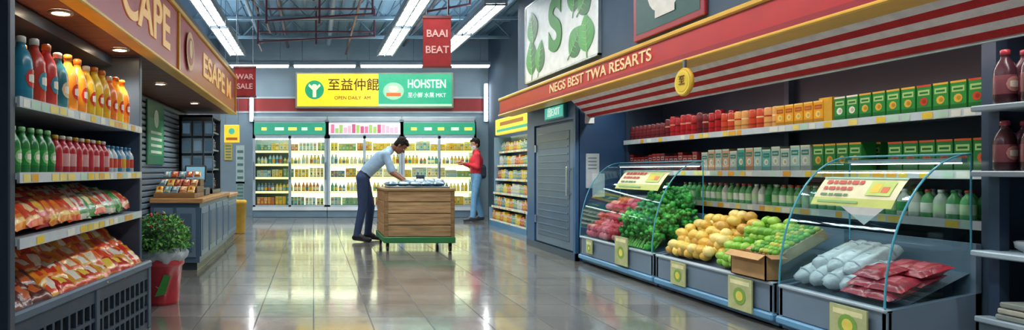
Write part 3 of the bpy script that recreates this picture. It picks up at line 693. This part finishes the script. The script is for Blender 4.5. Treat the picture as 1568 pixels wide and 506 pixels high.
# storefront shutter wall
b=B(); b.box(-1.85,-1.77,4.35,8.6,0,1.84,C('39485a'),'painted_steel')
z=.1
while z<1.78: b.box(-1.775,-1.745,4.4,8.55,z,z+.05,C('6d8296'),'painted_steel',bev=.01); z+=.062
b.obj('wall_roller_shutter')
r=empty('green_banner'); b=B(FL((-1.742,6.38,1.12))); b.box(0,.7,-.015,0,0,.68,C('2c7a5a'),'plastic'); b.frontquad(.05,.65,.1,.5,-.017,C('3f9a74'),'plastic'); b.frontdisc(.35,.5,.1,-.019,C('cfe8d0'),'plastic')
for k in range(4): b.frontquad(.12,.58,.12+k*.07,.15+k*.07,-.019,C('d5ecd8'),'plastic')
b.obj('banner_sheet',r)
# pot
r=empty('potted_flowering_plant'); PX,PY=-1.2,4.87
b=B(T(PX,PY,0)); rp=C('c43442')
b.lathe([(.125,0),(.128,.02),(.155,.3),(.17,.31),(.172,.36),(.155,.365),(.15,.33),(.02,.33)],[C('9f2833'),rp,rp,C('cc4450'),C('cc4450'),C('7a1f28'),C('3a2a20')],'gloss',None,28)
b.obj('pot',r)
b=B(T(PX,PY,0)); pr=[]
vs=[];n=40
for k,(rr,zz) in enumerate(((.165,.34),(.19,.37),(.195,.41),(.16,.44),(.12,.45))):
    for i in range(n):
        a=2*math.pi*i/n; q=1+.07*math.sin(a*9+k)+R.uniform(-.03,.03); vs.append((rr*q*math.cos(a),rr*q*math.sin(a),zz+.012*math.sin(a*7)))
b.add(vs,[(k*n+i,k*n+(i+1)%n,(k+1)*n+(i+1)%n,(k+1)*n+i) for k in range(4) for i in range(n)],C('b9c4ca'),'cloth',None,True)
b.obj('pot_wrap',r)
b=B(T(PX,PY,0)); b.frontdisc(.02,.18,.05,-.155,C('d8d8c8'),'plastic',16,.06,M=RX(-6)); b.quad([(-.02,-.157,.08),(.06,-.157,.1),(.1,-.15,.24),(.05,-.155,.25)],C('4a9a4a'),'plastic'); b.obj('pot_label',r)
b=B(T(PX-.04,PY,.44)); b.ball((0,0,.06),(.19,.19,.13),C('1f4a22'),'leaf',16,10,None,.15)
for k in range(1200):
    u=R.uniform(0,2*math.pi); v=math.acos(R.uniform(-.25,1)); rr=R.uniform(.9,1.12)
    p=Vector((.24*rr*math.sin(v)*math.cos(u),.23*rr*math.sin(v)*math.sin(u),.05+.20*rr*math.cos(v)))
    M=T(*p)@RZ(R.uniform(0,360))@RX(R.uniform(-70,70)); l=R.uniform(.025,.045); w=l*.35
    b.add([(0,0,0),(w,l*.4,.005),(0,l,0),(-w,l*.4,.005)],[(0,1,2),(0,2,3)],var(C(R.choice(['4f9a40','68b050','3a8a38','8aca58'])),.2),'leaf',M)
b.obj('foliage',r); b=B(T(PX-.04,PY,.44))
for k in range(16):
    u=R.uniform(0,2*math.pi); v=math.acos(R.uniform(.5,1)); b.ball((.26*math.sin(v)*math.cos(u),.24*math.sin(v)*math.sin(u),.06+.21*math.cos(v)),(.012,.012,.010),C('c8323c'),'fruit',8,5)
b.obj('flowers',r)
# counters
def counter(name,y0,y1,xf,d,ztop,top):
    r=empty(name); b=B(FL((xf,y0,0))); Ln=y1-y0; c=C('4d6680'); c2=C('64809a')
    b.box(0.02,Ln-.02,.03,d,0,.08,C('2b3642'),'painted_steel'); b.box(0,Ln,.0,d,.08,ztop-.05,c,'painted_steel')
    n=max(1,int(Ln/.5)); w=Ln/n
    for i in range(n):
        b.box(i*w+.03,(i+1)*w-.03,-.015,0,.14,ztop-.1,c2,'painted_steel',bev=.01); b.box(i*w+.08,(i+1)*w-.08,-.02,-.012,.2,ztop-.16,c,'painted_steel',bev=.006)
    b.box(-.015,0,.04,d/2-.02,.14,ztop-.1,c2,'painted_steel'); b.box(-.015,0,d/2+.02,d-.04,.14,ztop-.1,c2,'painted_steel')
    b.box(-.022,-.012,.08,d/2-.06,.2,ztop-.16,c,'painted_steel'); b.box(-.022,-.012,d/2+.06,d-.08,.2,ztop-.16,c,'painted_steel')
    b.box(-.04,Ln,-.04,d,ztop-.05,ztop,top,'wood',bev=.008)
    b.obj('counter_body',r); return r
counter('service_counter',6.46,8.5,-1.2,.52,.76,C('b88c5c')); counter('side_counter',8.62,9.6,-1.22,.6,.72,C('b88c5c'))
r=empty('snack_display_stand'); b=B(T(-1.70,6.5,.76))
b.box(0,.44,0,.55,0,.05,C('8a6a48'),'wood',bev=.005); b.box(0,.44,.14,.55,.05,.12,C('7a5c40'),'wood',bev=.005); b.box(0,.44,.32,.55,.12,.2,C('7a5c40'),'wood',bev=.005)
b.obj('tray',r); b=B(T(-1.70,6.5,.76))
cols=[('5f9fbe','e8ecec','d8b060'),('d8a060','f0e8d8','a03030'),('b8402f','e8c8a0','d87a3a'),('8fa8b4','e0e8ea','50707f'),('e0b040','a83a2a','f0e0b0')]
for st,(yy,zz) in enumerate(((.07,.09),(.23,.16),(.42,.25))):
    for i in range(5):
        p=R.choice(cols); b.pillow(T(.05+i*.085,yy,zz)@RZ(R.uniform(-12,12))@RX(40),.08,.11,.035,C(p[0]),C(p[1]),C(p[2]))
b.obj('small_snacks',r)
r=empty('cash_register'); b=B(T(-1.42,7.28,.76))
b.box(-.16,.16,-.12,.18,0,.09,C('3f5060'),'plastic',bev=.01); b.box(-.15,.1,-.1,.05,.09,.12,C('55687a'),'plastic',M=RX(8)); b.box(-.02,.02,.08,.12,.09,.2,C('39485a'),'plastic'); b.box(-.13,.13,.06,.09,.17,.37,C('2b3846'),'plastic',M=T(0,0,0)@RX(-8),bev=.008); b.frontquad(-.11,.11,.195,.35,.058,C('6fa0b8'),'screen',M=RX(-8))
for i in range(5):
    for j in range(3): b.box(-.13+i*.045,-.095+i*.045,-.09+j*.045,-.06+j*.045,.118,.13,C('aab6be'),'plastic',M=RX(8))
b.obj('register_body',r)
r=empty('kiosk_cabinet'); b=B(FL((-1.28,7.75,.76))); 
b.box(0,.7,.0,.42,0,.05,C('3a4a5a'),'painted_steel'); b.box(0,.7,.38,.42,.05,1.0,C('2c3947'),'painted_steel'); b.box(0,.03,0,.42,0,1.0,C('34424f'),'painted_steel'); b.box(.67,.7,0,.42,0,1.0,C('34424f'),'painted_steel'); b.box(0,.7,0,.42,.97,1.0,C('3f4f5f'),'painted_steel')
for z in (.3,.55,.78): b.box(.03,.67,.02,.38,z,z+.02,C('5a6c7c'),'painted_steel')
b.obj('cabinet_frame',r); b=B(FL((-1.28,7.75,.76)))
for z in (.05,.32,.57,.8):
    for i in range(7): packet(b,.09+i*.086,.06,z,.07,.1,R.uniform(.1,.15),var(C(R.choice(['54708a','8a6a5a','88949a','7a4038']))),C('98906a'),None)
b.obj('cabinet_goods',r); b=B(T(-1.68,7.71,.78))
for i in range(3):
    for j in range(4): b.box(.02+i*.14,.14+i*.14,.0,.03,.05+j*.22,.24+j*.22,C('50667a'),'painted_steel',bev=.004); b.frontquad(.035+i*.14,.125+i*.14,.08+j*.22,.21+j*.22,-.002,C('4c6478') if (i+j)%2 else C('33495a'),'screen')
b.obj('menu_boards',r)
b=B(T(-1.27,10.3,0)); b.lathe([(.1,0),(.12,.02),(.14,.5),(.15,.5),(.15,.54),(.13,.56)],C('dcae3a'),'plastic',None,20); b.obj('yellow_litter_bin')
r=empty('yellow_hanging_sign'); b=B(T(-1.3,9.75,0)); b.box(-.12,.12,-.02,.02,1.5,1.78,C('d8b62c'),'backlit',bev=.006); b.frontdisc(0,1.68,.05,-.023,C('3f9c80'),'backlit'); b.frontquad(-.09,.09,1.54,1.58,-.023,C('8a4a20'),'backlit')
for x in (-.1,.1): b.rod((x,0,1.78),(x,0,ZC),.004,C('8a949c'),'metal',6)
b.obj('sign_board',r)
# hanging red signs
def hang(x0,x1,z0,z1,y,l1,l2,s,zt,name='hanging_red_sign'):
    r=empty(name); b=B(); b.box(x0,x1,y,y+.02,z0,z1,C('94282a'),'cloth'); b.box(x0-.01,x1+.01,y-.008,y+.028,z1-.02,z1+.01,C('5a1a1c'),'painted_steel'); b.box(x0-.01,x1+.01,y-.008,y+.028,z0-.01,z0+.015,C('5a1a1c'),'painted_steel')
    for x in (x0+.04,x1-.04): b.rod((x,y+.01,z1),(x,y+.01,zt),.005,C('8a949c'),'metal',6)
    b.obj('sign_cloth',r); cx=(x0+x1)/2; t=solid('pale_pink_ink',C('e2b0a8'),.6)
    text('sign_text_1',l1,s,TB((cx,y-.004,z0+(z1-z0)*.66)),t,r,bold=.002); text('sign_text_2',l2,s,TB((cx,y-.004,z0+(z1-z0)*.34)),t,r,bold=.002)
hang(1.34,1.68,2.32,2.94,7.5,'BAAI','BEAT',.125,3.46); hang(-1.17,-.85,2.14,2.58,9.0,'WAR','SALE',.11,ZC)
# ================================================== kiosk
r=empty('wooden_checkout_stand'); b=B(); kx0,kx1,ky0,ky1=.92,1.81,7.92,8.85
for i in range(4):
    z0=.2+i*.15; b.box(kx0,kx1,ky0,ky0+.03,z0,z0+.142,var(C('a88860'),.1),'wood',bev=.006); b.box(kx0-.005,kx0+.025,ky0+.03,ky1,z0,z0+.142,var(C('b5854f'),.12),'wood',bev=.006); b.box(kx1-.025,kx1,ky0+.03,ky1,z0,z0+.142,C('7d6040'),'wood'); b.box(kx0,kx1,ky1-.03,ky1,z0,z0+.142,C('7d6040'),'wood')
for x in (kx0-.01,kx1-.04): b.box(x,x+.05,ky0-.015,ky0,.19,.8,C('8a6c46'),'wood',bev=.005)
b.box(kx0+.03,kx1-.03,ky0+.03,ky1-.03,.2,.76,C('3a2c20'),'wood'); b.box(kx0-.03,kx1+.02,ky0-.03,ky1+.01,.79,.825,C('a08050'),'wood',bev=.008)
b.box(kx0-.02,kx1+.02,ky0-.02,ky1+.01,.115,.195,C('2e7a44'),'painted_steel',bev=.008)
for x in (kx0+.04,kx1-.04):
    for y in (ky0+.04,ky1-.06): b.box(x-.02,x+.02,y-.02,y+.02,.06,.12,C('2a3036'),'metal'); b.lathe([(.04,-.015),(.04,.015)],C('15181b'),'plastic',T(x,y,.041)@RY(90),14)
b.obj('stand_body',r); b=B()
b.box(kx0+.05,kx1-.04,ky0+.04,ky0+.5,.825,.845,C('5f7384'),'painted_steel',bev=.005)
for i in range(5): b.pillow(T(1.02+i*.155,ky0+.15+R.uniform(-.02,.02),.88)@RZ(R.uniform(-20,20)),.16,.18,.06,var(C('5f8aa0'),.15),C('b4ccd4'),C('4a7890'))
for i in range(4): b.pillow(T(1.3+i*.13,ky0+.36,.90)@RZ(R.uniform(-20,20))@RX(12),.16,.17,.08,var(C('86a4b0'),.15),C('c2d8dc'),C('4a7890'))
b.obj('wrapped_packages',r)
b=B(); b.box(1.58,1.74,8.42,8.58,.826,.94,C('4f8fa0'),'matte',bev=.004); b.frontquad(1.6,1.72,.86,.91,8.418,C('d8e4e0'),'matte'); b.box(1.0,1.14,8.5,8.64,.826,.88,C('b08a5a'),'matte',bev=.004); b.obj('small_boxes')
b=B(); b.lathe([(.05,0),(.055,.01),(.06,.16),(.063,.165),(.055,.168),(.05,.03)],C('6a7a86'),'metal',T(1.48,8.5,.826),18); b.obj('metal_canister')
b=B(); b.pillow(T(1.33,8.74,.865)@RX(8),.22,.14,.07,C('7f9cac'),C('b8ccd2'),C('5f7f92')); b.obj('handled_package')
# ================================================== PEOPLE
def remeshed(b,name,voxel,parent,colfn,mat,smooth=4):
    o=b.obj(name); 
    m=o.modifiers.new('r','REMESH'); m.mode='VOXEL'; m.voxel_size=voxel
    sm=o.modifiers.new('s','SMOOTH'); sm.iterations=smooth; sm.factor=.5
    bpy.context.view_layer.update(); dg=bpy.context.evaluated_depsgraph_get(); ev=o.evaluated_get(dg)
    me=bpy.data.meshes.new_from_object(ev); bpy.data.objects.remove(o)
    me.materials.clear(); names=mat if isinstance(mat,list) else [mat]
    for n in names: me.materials.append(MATS[n])
    for a in list(me.color_attributes): me.color_attributes.remove(a)
    ca=me.color_attributes.new('Col','FLOAT_COLOR','CORNER'); arr=[];mi=[]
    for p in me.polygons:
        c,k=colfn(p.center); mi.append(k)
        arr+=list(c)*len(p.vertices)
    ca.data.foreach_set('color',arr); me.polygons.foreach_set('material_index',mi); me.polygons.foreach_set('use_smooth',[True]*len(mi))
    o=bpy.data.objects.new(name,me); scene.collection.objects.link(o); o.parent=parent; return o
def segd(p,a,b):
    ab=b-a; t=max(0,min(1,(p-a).dot(ab)/max(ab.length_squared,1e-9))); return (p-(a+ab*t)).length
def head(root,Cn,fwd,up,skin,hairc,mask=False):
    f=Vector(fwd).normalized(); u=Vector(up).normalized(); u=(u-f*u.dot(f)).normalized(); l=u.cross(f)
    M=basis(f,l,u,Cn); Mi=M.inverted()
    b=B(M); b.ball((-.012,0,.035),(.092,.074,.082),skin,'skin',20,14); b.ball((.02,0,-.03),(.066,.058,.082),skin,'skin',18,12); b.ball((.04,0,-.08),(.04,.042,.032),skin,'skin',14,10)
    b.capsule((.082,0,.005),.009,(.1,0,-.028),.013); 
    for s in (1,-1): b.ball((-.005,s*.076,-.012),(.018,.01,.03),skin,'skin'); b.ball((.06,s*.03,-.03),(.025,.02,.022),skin,'skin')
    b.ball((.082,0,-.062),(.01,.022,.007),skin,'skin')
    def cf(p):
        q=Mi@p
        if mask and q.x>.02 and -.1<q.z<-.018: return C('e8f0f2'),0
        if q.x>.07 and -.07<q.z<-.054 and abs(q.y)<.024: return C('7a3a34'),0
        return skin,0
    remeshed(b,'head',.006,root,cf,'skin',2)
    b=B(M)
    for s in (1,-1):
        b.ball((.077,s*.03,.002),(.010,.013,.008),C('e8e4dc'),'skin'); b.ball((.0855,s*.03,.002),(.004,.006,.006),C('1c120c'),'gloss'); b.ball((.083,s*.03,.022),(.006,.018,.004),hairc,'cloth')
    b.obj('eyes_and_brows',root)
    b=B(M); b.ball((-.028,0,.052),(.094,.083,.085),hairc,'cloth',18,12); b.ball((-.055,0,.0),(.055,.072,.075),hairc,'cloth',16,10); b.ball((.03,.0,.09),(.055,.062,.035),hairc,'cloth',14,8)
    for s in (1,-1): b.ball((-.005,s*.068,.035),(.035,.014,.035),hairc,'cloth')
    for k in range(26): a=R.uniform(0,6.28); e=R.uniform(.2,1.3); b.ball((-.02+.09*math.cos(e)*math.cos(a),.078*math.cos(e)*math.sin(a),.055+.08*math.sin(e)),R.uniform(.012,.02),hairc,'cloth',7,5)
    remeshed(b,'hair',.008,root,lambda p:(var(hairc,.25),0),'cloth',1)
def hand(root,wrist,dirv,back,thumb,skin,curl=25):
    f=Vector(dirv).normalized(); u=Vector(back); u=(u-f*u.dot(f)).normalized(); l=u.cross(f)*thumb
    M=basis(f,l,u,wrist); b=B(M)
    b.capsule((-.02,0,0),.024,(.02,0,0),.024)
    for i,(yy,L) in enumerate(((.03,.07),(.01,.08),(-.01,.074),(-.03,.058))):
        b.capsule((.01,yy*.6,0),.016,(.085-abs(i-1)*.004,yy,0),.0115)
        p=Vector((.085-abs(i-1)*.004,yy,0)); a=0
        for k in range(3):
            a+=math.radians(curl*(.6+.3*k)); q=p+Vector((math.cos(a),yy*.8,-math.sin(a)))*L*(.45,.3,.25)[k]; b.capsule(p,.0095-.0008*k,q,.0088-.0008*k); p=q
    b.capsule((.012,.02,-.004),.014,(.045,.048,-.014),.0115); b.capsule((.045,.048,-.014),.0112,(.07,.056,-.03),.010); b.capsule((.07,.056,-.03),.010,(.088,.052,-.042),.008)
    remeshed(b,'hand',.0042,root,lambda p:(skin,0),'skin',1)
def person(name,J,skin,hairc,shirt,pants,shoes,sleeve,handup,mask=False,hfw=None,thick=1.0):
    root=empty(name); b=B(); V={k:Vector(v) for k,v in J.items()}; segs=[]
    def cap(a,ra,c,rc,k): b.capsule(V[a] if isinstance(a,str) else a,ra,V[c] if isinstance(c,str) else c,rc); segs.append((V[a] if isinstance(a,str) else a,V[c] if isinstance(c,str) else c,k,(ra+rc)/2))
    up=(V['chest']-V['pelvis']).normalized(); side=(V['sL']-V['sR']).normalized()
    for s in (-1,0,1):
        o=side*.055*s
        cap(V['pelvis']+o-up*.02,.098,V['waist']+o*.9,.095*thick,'P')
        cap(V['waist']+o*.9-up*.04,.102*thick,V['chest']+o*1.3,.112*thick,'S')
    for k in ('sL','sR'):
        cap(V['chest'],.09,V[k],.066,'S'); cap(V['neckb'],.06,V[k],.058,'S')
    cap('chest',.1,'neckb',.065,'S'); cap('neckb',.052,'headb',.05,'K')
    for s in ('L','R'):
        sh,el,wr=V['s'+s],V['e'+s],V['w'+s]
        if sleeve<1:
            m=sh.lerp(el,sleeve); cap(sh,.06,m,.056,'S'); cap(sh,.045,el,.038,'K'); cap(el,.038,wr,.026,'K')
        else: cap(sh,.062,el,.05,'S'); cap(el,.05,el.lerp(wr,.92),.037,'S'); cap(el.lerp(wr,.8),.026,wr,.025,'K')
        hp,kn,an=V['h'+s],V['k'+s],V['a'+s]
        cap(hp,.092,kn,.066,'P'); cap(kn,.066,an+Vector((0,0,.01)),.055,'P'); cap(V['pelvis'],.095,hp,.094,'P')
        ft=V['t'+s]; d=(ft-an); d.z=0
        cap(an-d*.2+Vector((0,0,-.04)),.042,ft,.036,'F'); cap(an,.04,an+d*.4+Vector((0,0,-.03)),.042,'F')
    cols={'S':shirt,'P':pants,'K':skin,'F':shoes}; mi={'S':0,'P':0,'K':1,'F':2}
    def cf(p):
        best=min(segs,key=lambda q:segd(p,q[0],q[1])-q[3]); k=best[2]
        h=(p-V['pelvis']).dot(up); near=(p-V['pelvis']).length<.36
        if k in 'SP':
            if k=='P' and h>.07 and near: k='S'
            if k=='S' and h<.05 and near: k='P'
        if k in 'PF' and p.z<.085: k='F'
        c=cols[k]
        if k=='P' and .045<h<.075 and (p-V['pelvis']).length<.25: c=C('1a1410')
        return c,mi[k]
    remeshed(b,'body',.0115,root,cf,['cloth','skin','plastic'],5)
    for s in ('L','R'):
        d=(V['w'+s]-V['e'+s]).normalized(); d=(d+Vector(handup)).normalized(); hand(root,V['w'+s]+d*.01,d,(0,0,1),-1 if s=='R' else 1,skin,28)
    head(root,V['head'],hfw,up,skin,hairc,mask)
    return root
SK=C('8a5a40'); 
m1=dict(pelvis=(.74,9.15,.96),waist=(.83,9.14,1.08),chest=(1.0,9.13,1.24),neckb=(1.12,9.11,1.345),headb=(1.20,9.09,1.40),head=(1.285,9.08,1.415),
 sL=(1.08,9.29,1.29),sR=(1.06,8.94,1.28),eL=(1.2,9.24,1.04),eR=(1.13,8.86,1.02),wL=(1.34,9.03,.925),wR=(1.27,8.8,.925),
 hL=(.75,9.25,.93),hR=(.72,9.06,.93),kL=(.86,9.26,.51),kR=(.72,9.05,.51),aL=(.82,9.28,.1),aR=(.64,9.05,.1),tL=(1.0,9.24,.036),tR=(.82,8.98,.036))
r=person('man_leaning_over_stand',m1,SK,C('16120f'),C('9dbcd6'),C('2c3f60'),C('16161a'),.85,(0,0,-.35),hfw=(.62,-.22,-.72))
b=B(); cc=Vector((1.13,9.105,1.355)); dr=Vector((.08,-.02,.055)).normalized(); q=dr.to_track_quat('Z','Y').to_matrix().to_4x4()
b.lathe([(.068,-.01),(.066,.012),(.06,.03),(.056,.028)],C('b8d0e4'),'cloth',Matrix.Translation(cc)@q,20,cap=False); b.obj('collar',r)
SX2=3.37
o=Vector((SX2,12.7,0))
m2={k:tuple(Vector(v)+o) for k,v in dict(pelvis=(0,0,.95),waist=(-.0,0,1.07),chest=(0,0,1.27),neckb=(0,0,1.42),headb=(-.01,0,1.49),head=(-.03,0,1.595),
 sL=(-.02,-.17,1.37),sR=(.02,.17,1.37),eL=(-.03,-.22,1.12),eR=(.0,.22,1.12),wL=(-.24,-.12,1.2),wR=(-.24,.1,1.2),
 hL=(0,-.09,.92),hR=(0,.09,.92),kL=(-.07,-.1,.51),kR=(.03,.1,.51),aL=(-.1,-.11,.1),aR=(.13,.12,.1),tL=(-.27,-.12,.036),tR=(-.04,.13,.036)).items()}
r=person('shopper_in_red_jacket',m2,C('b88468'),C('17120f'),C('d23340'),C('6fa3cb'),C('3a3f48'),1.0,(0,0,.1),mask=True,hfw=(-.95,-.25,-.2),thick=1.15)
b=B(T(SX2-3.34,0,0)); b.capsule((3.45,12.6,1.12),.06,(3.45,12.6,.95),.065,C('2b3442'),'cloth'); b.box(3.4,3.5,12.52,12.6,.93,1.14,C('2b3442'),'cloth',bev=.02)
b.rod((3.44,12.56,1.12),(3.36,12.62,1.42),.01,C('20262e'),'cloth',6); b.obj('shoulder_bag',r)
b=B(T(SX2-.33,12.69,1.2)); b.box(-.03,.03,-.1,.1,-.03,.06,C('d0404a'),'gloss',bev=.01); b.obj('held_snack_box',r)
b=B(T(SX2,12.7,1.43)); b.lathe([(.085,-.02),(.08,.02),(.07,.04),(.062,.035)],C('b82a36'),'cloth',None,18,cap=False); b.obj('jacket_collar',r)
# ================================================== lamps
def area(name,loc,sx,sy,e,col,rot=(0,0,0)):
    l=bpy.data.lights.new(name,'AREA'); l.shape='RECTANGLE'; l.size=sx; l.size_y=sy; l.energy=e; l.color=col; o=bpy.data.objects.new(name,l); scene.collection.objects.link(o); o.location=loc; o.rotation_euler=rot; return o
b=B(); b.box(3.28,3.34,1.2,7.0,1.90,1.945,C('b5c4ce'),'painted_steel'); b.obj('awning_fill_housing')  # housing to go with the added shelf lamp
area('awning_fill_light',(3.31,4.1,1.895),.05,5.7,32,(1,.97,.9),(0,math.radians(18),0))  # added lamp that brightens the goods on the right shelves
for yy,xx in DL:
    l=bpy.data.lights.new('downlight_lamp','SPOT'); l.energy=26; l.spot_size=math.radians(125); l.spot_blend=.7; l.color=(1,.86,.66); l.shadow_soft_size=.04
    o=bpy.data.objects.new('downlight_lamp',l); scene.collection.objects.link(o); o.location=(xx+.02,yy,1.83)
w=bpy.data.worlds.new('w'); scene.world=w; w.use_nodes=True; w.node_tree.nodes['Background'].inputs[0].default_value=(.12,.17,.24,1); w.node_tree.nodes['Background'].inputs[1].default_value=.6
# ================================================== camera
cd=bpy.data.cameras.new('camera'); cam=bpy.data.objects.new('camera',cd); scene.collection.objects.link(cam); cam.location=(0,0,H); cam.rotation_euler=(math.radians(90),0,0)
cd.sensor_width=36; cd.lens=36*F/1920; cd.shift_x=(960-588)/1920; cd.shift_y=11/1920; cd.clip_start=.05
scene.camera=cam
scene.view_settings.view_transform='Standard'; scene.view_settings.exposure=.12
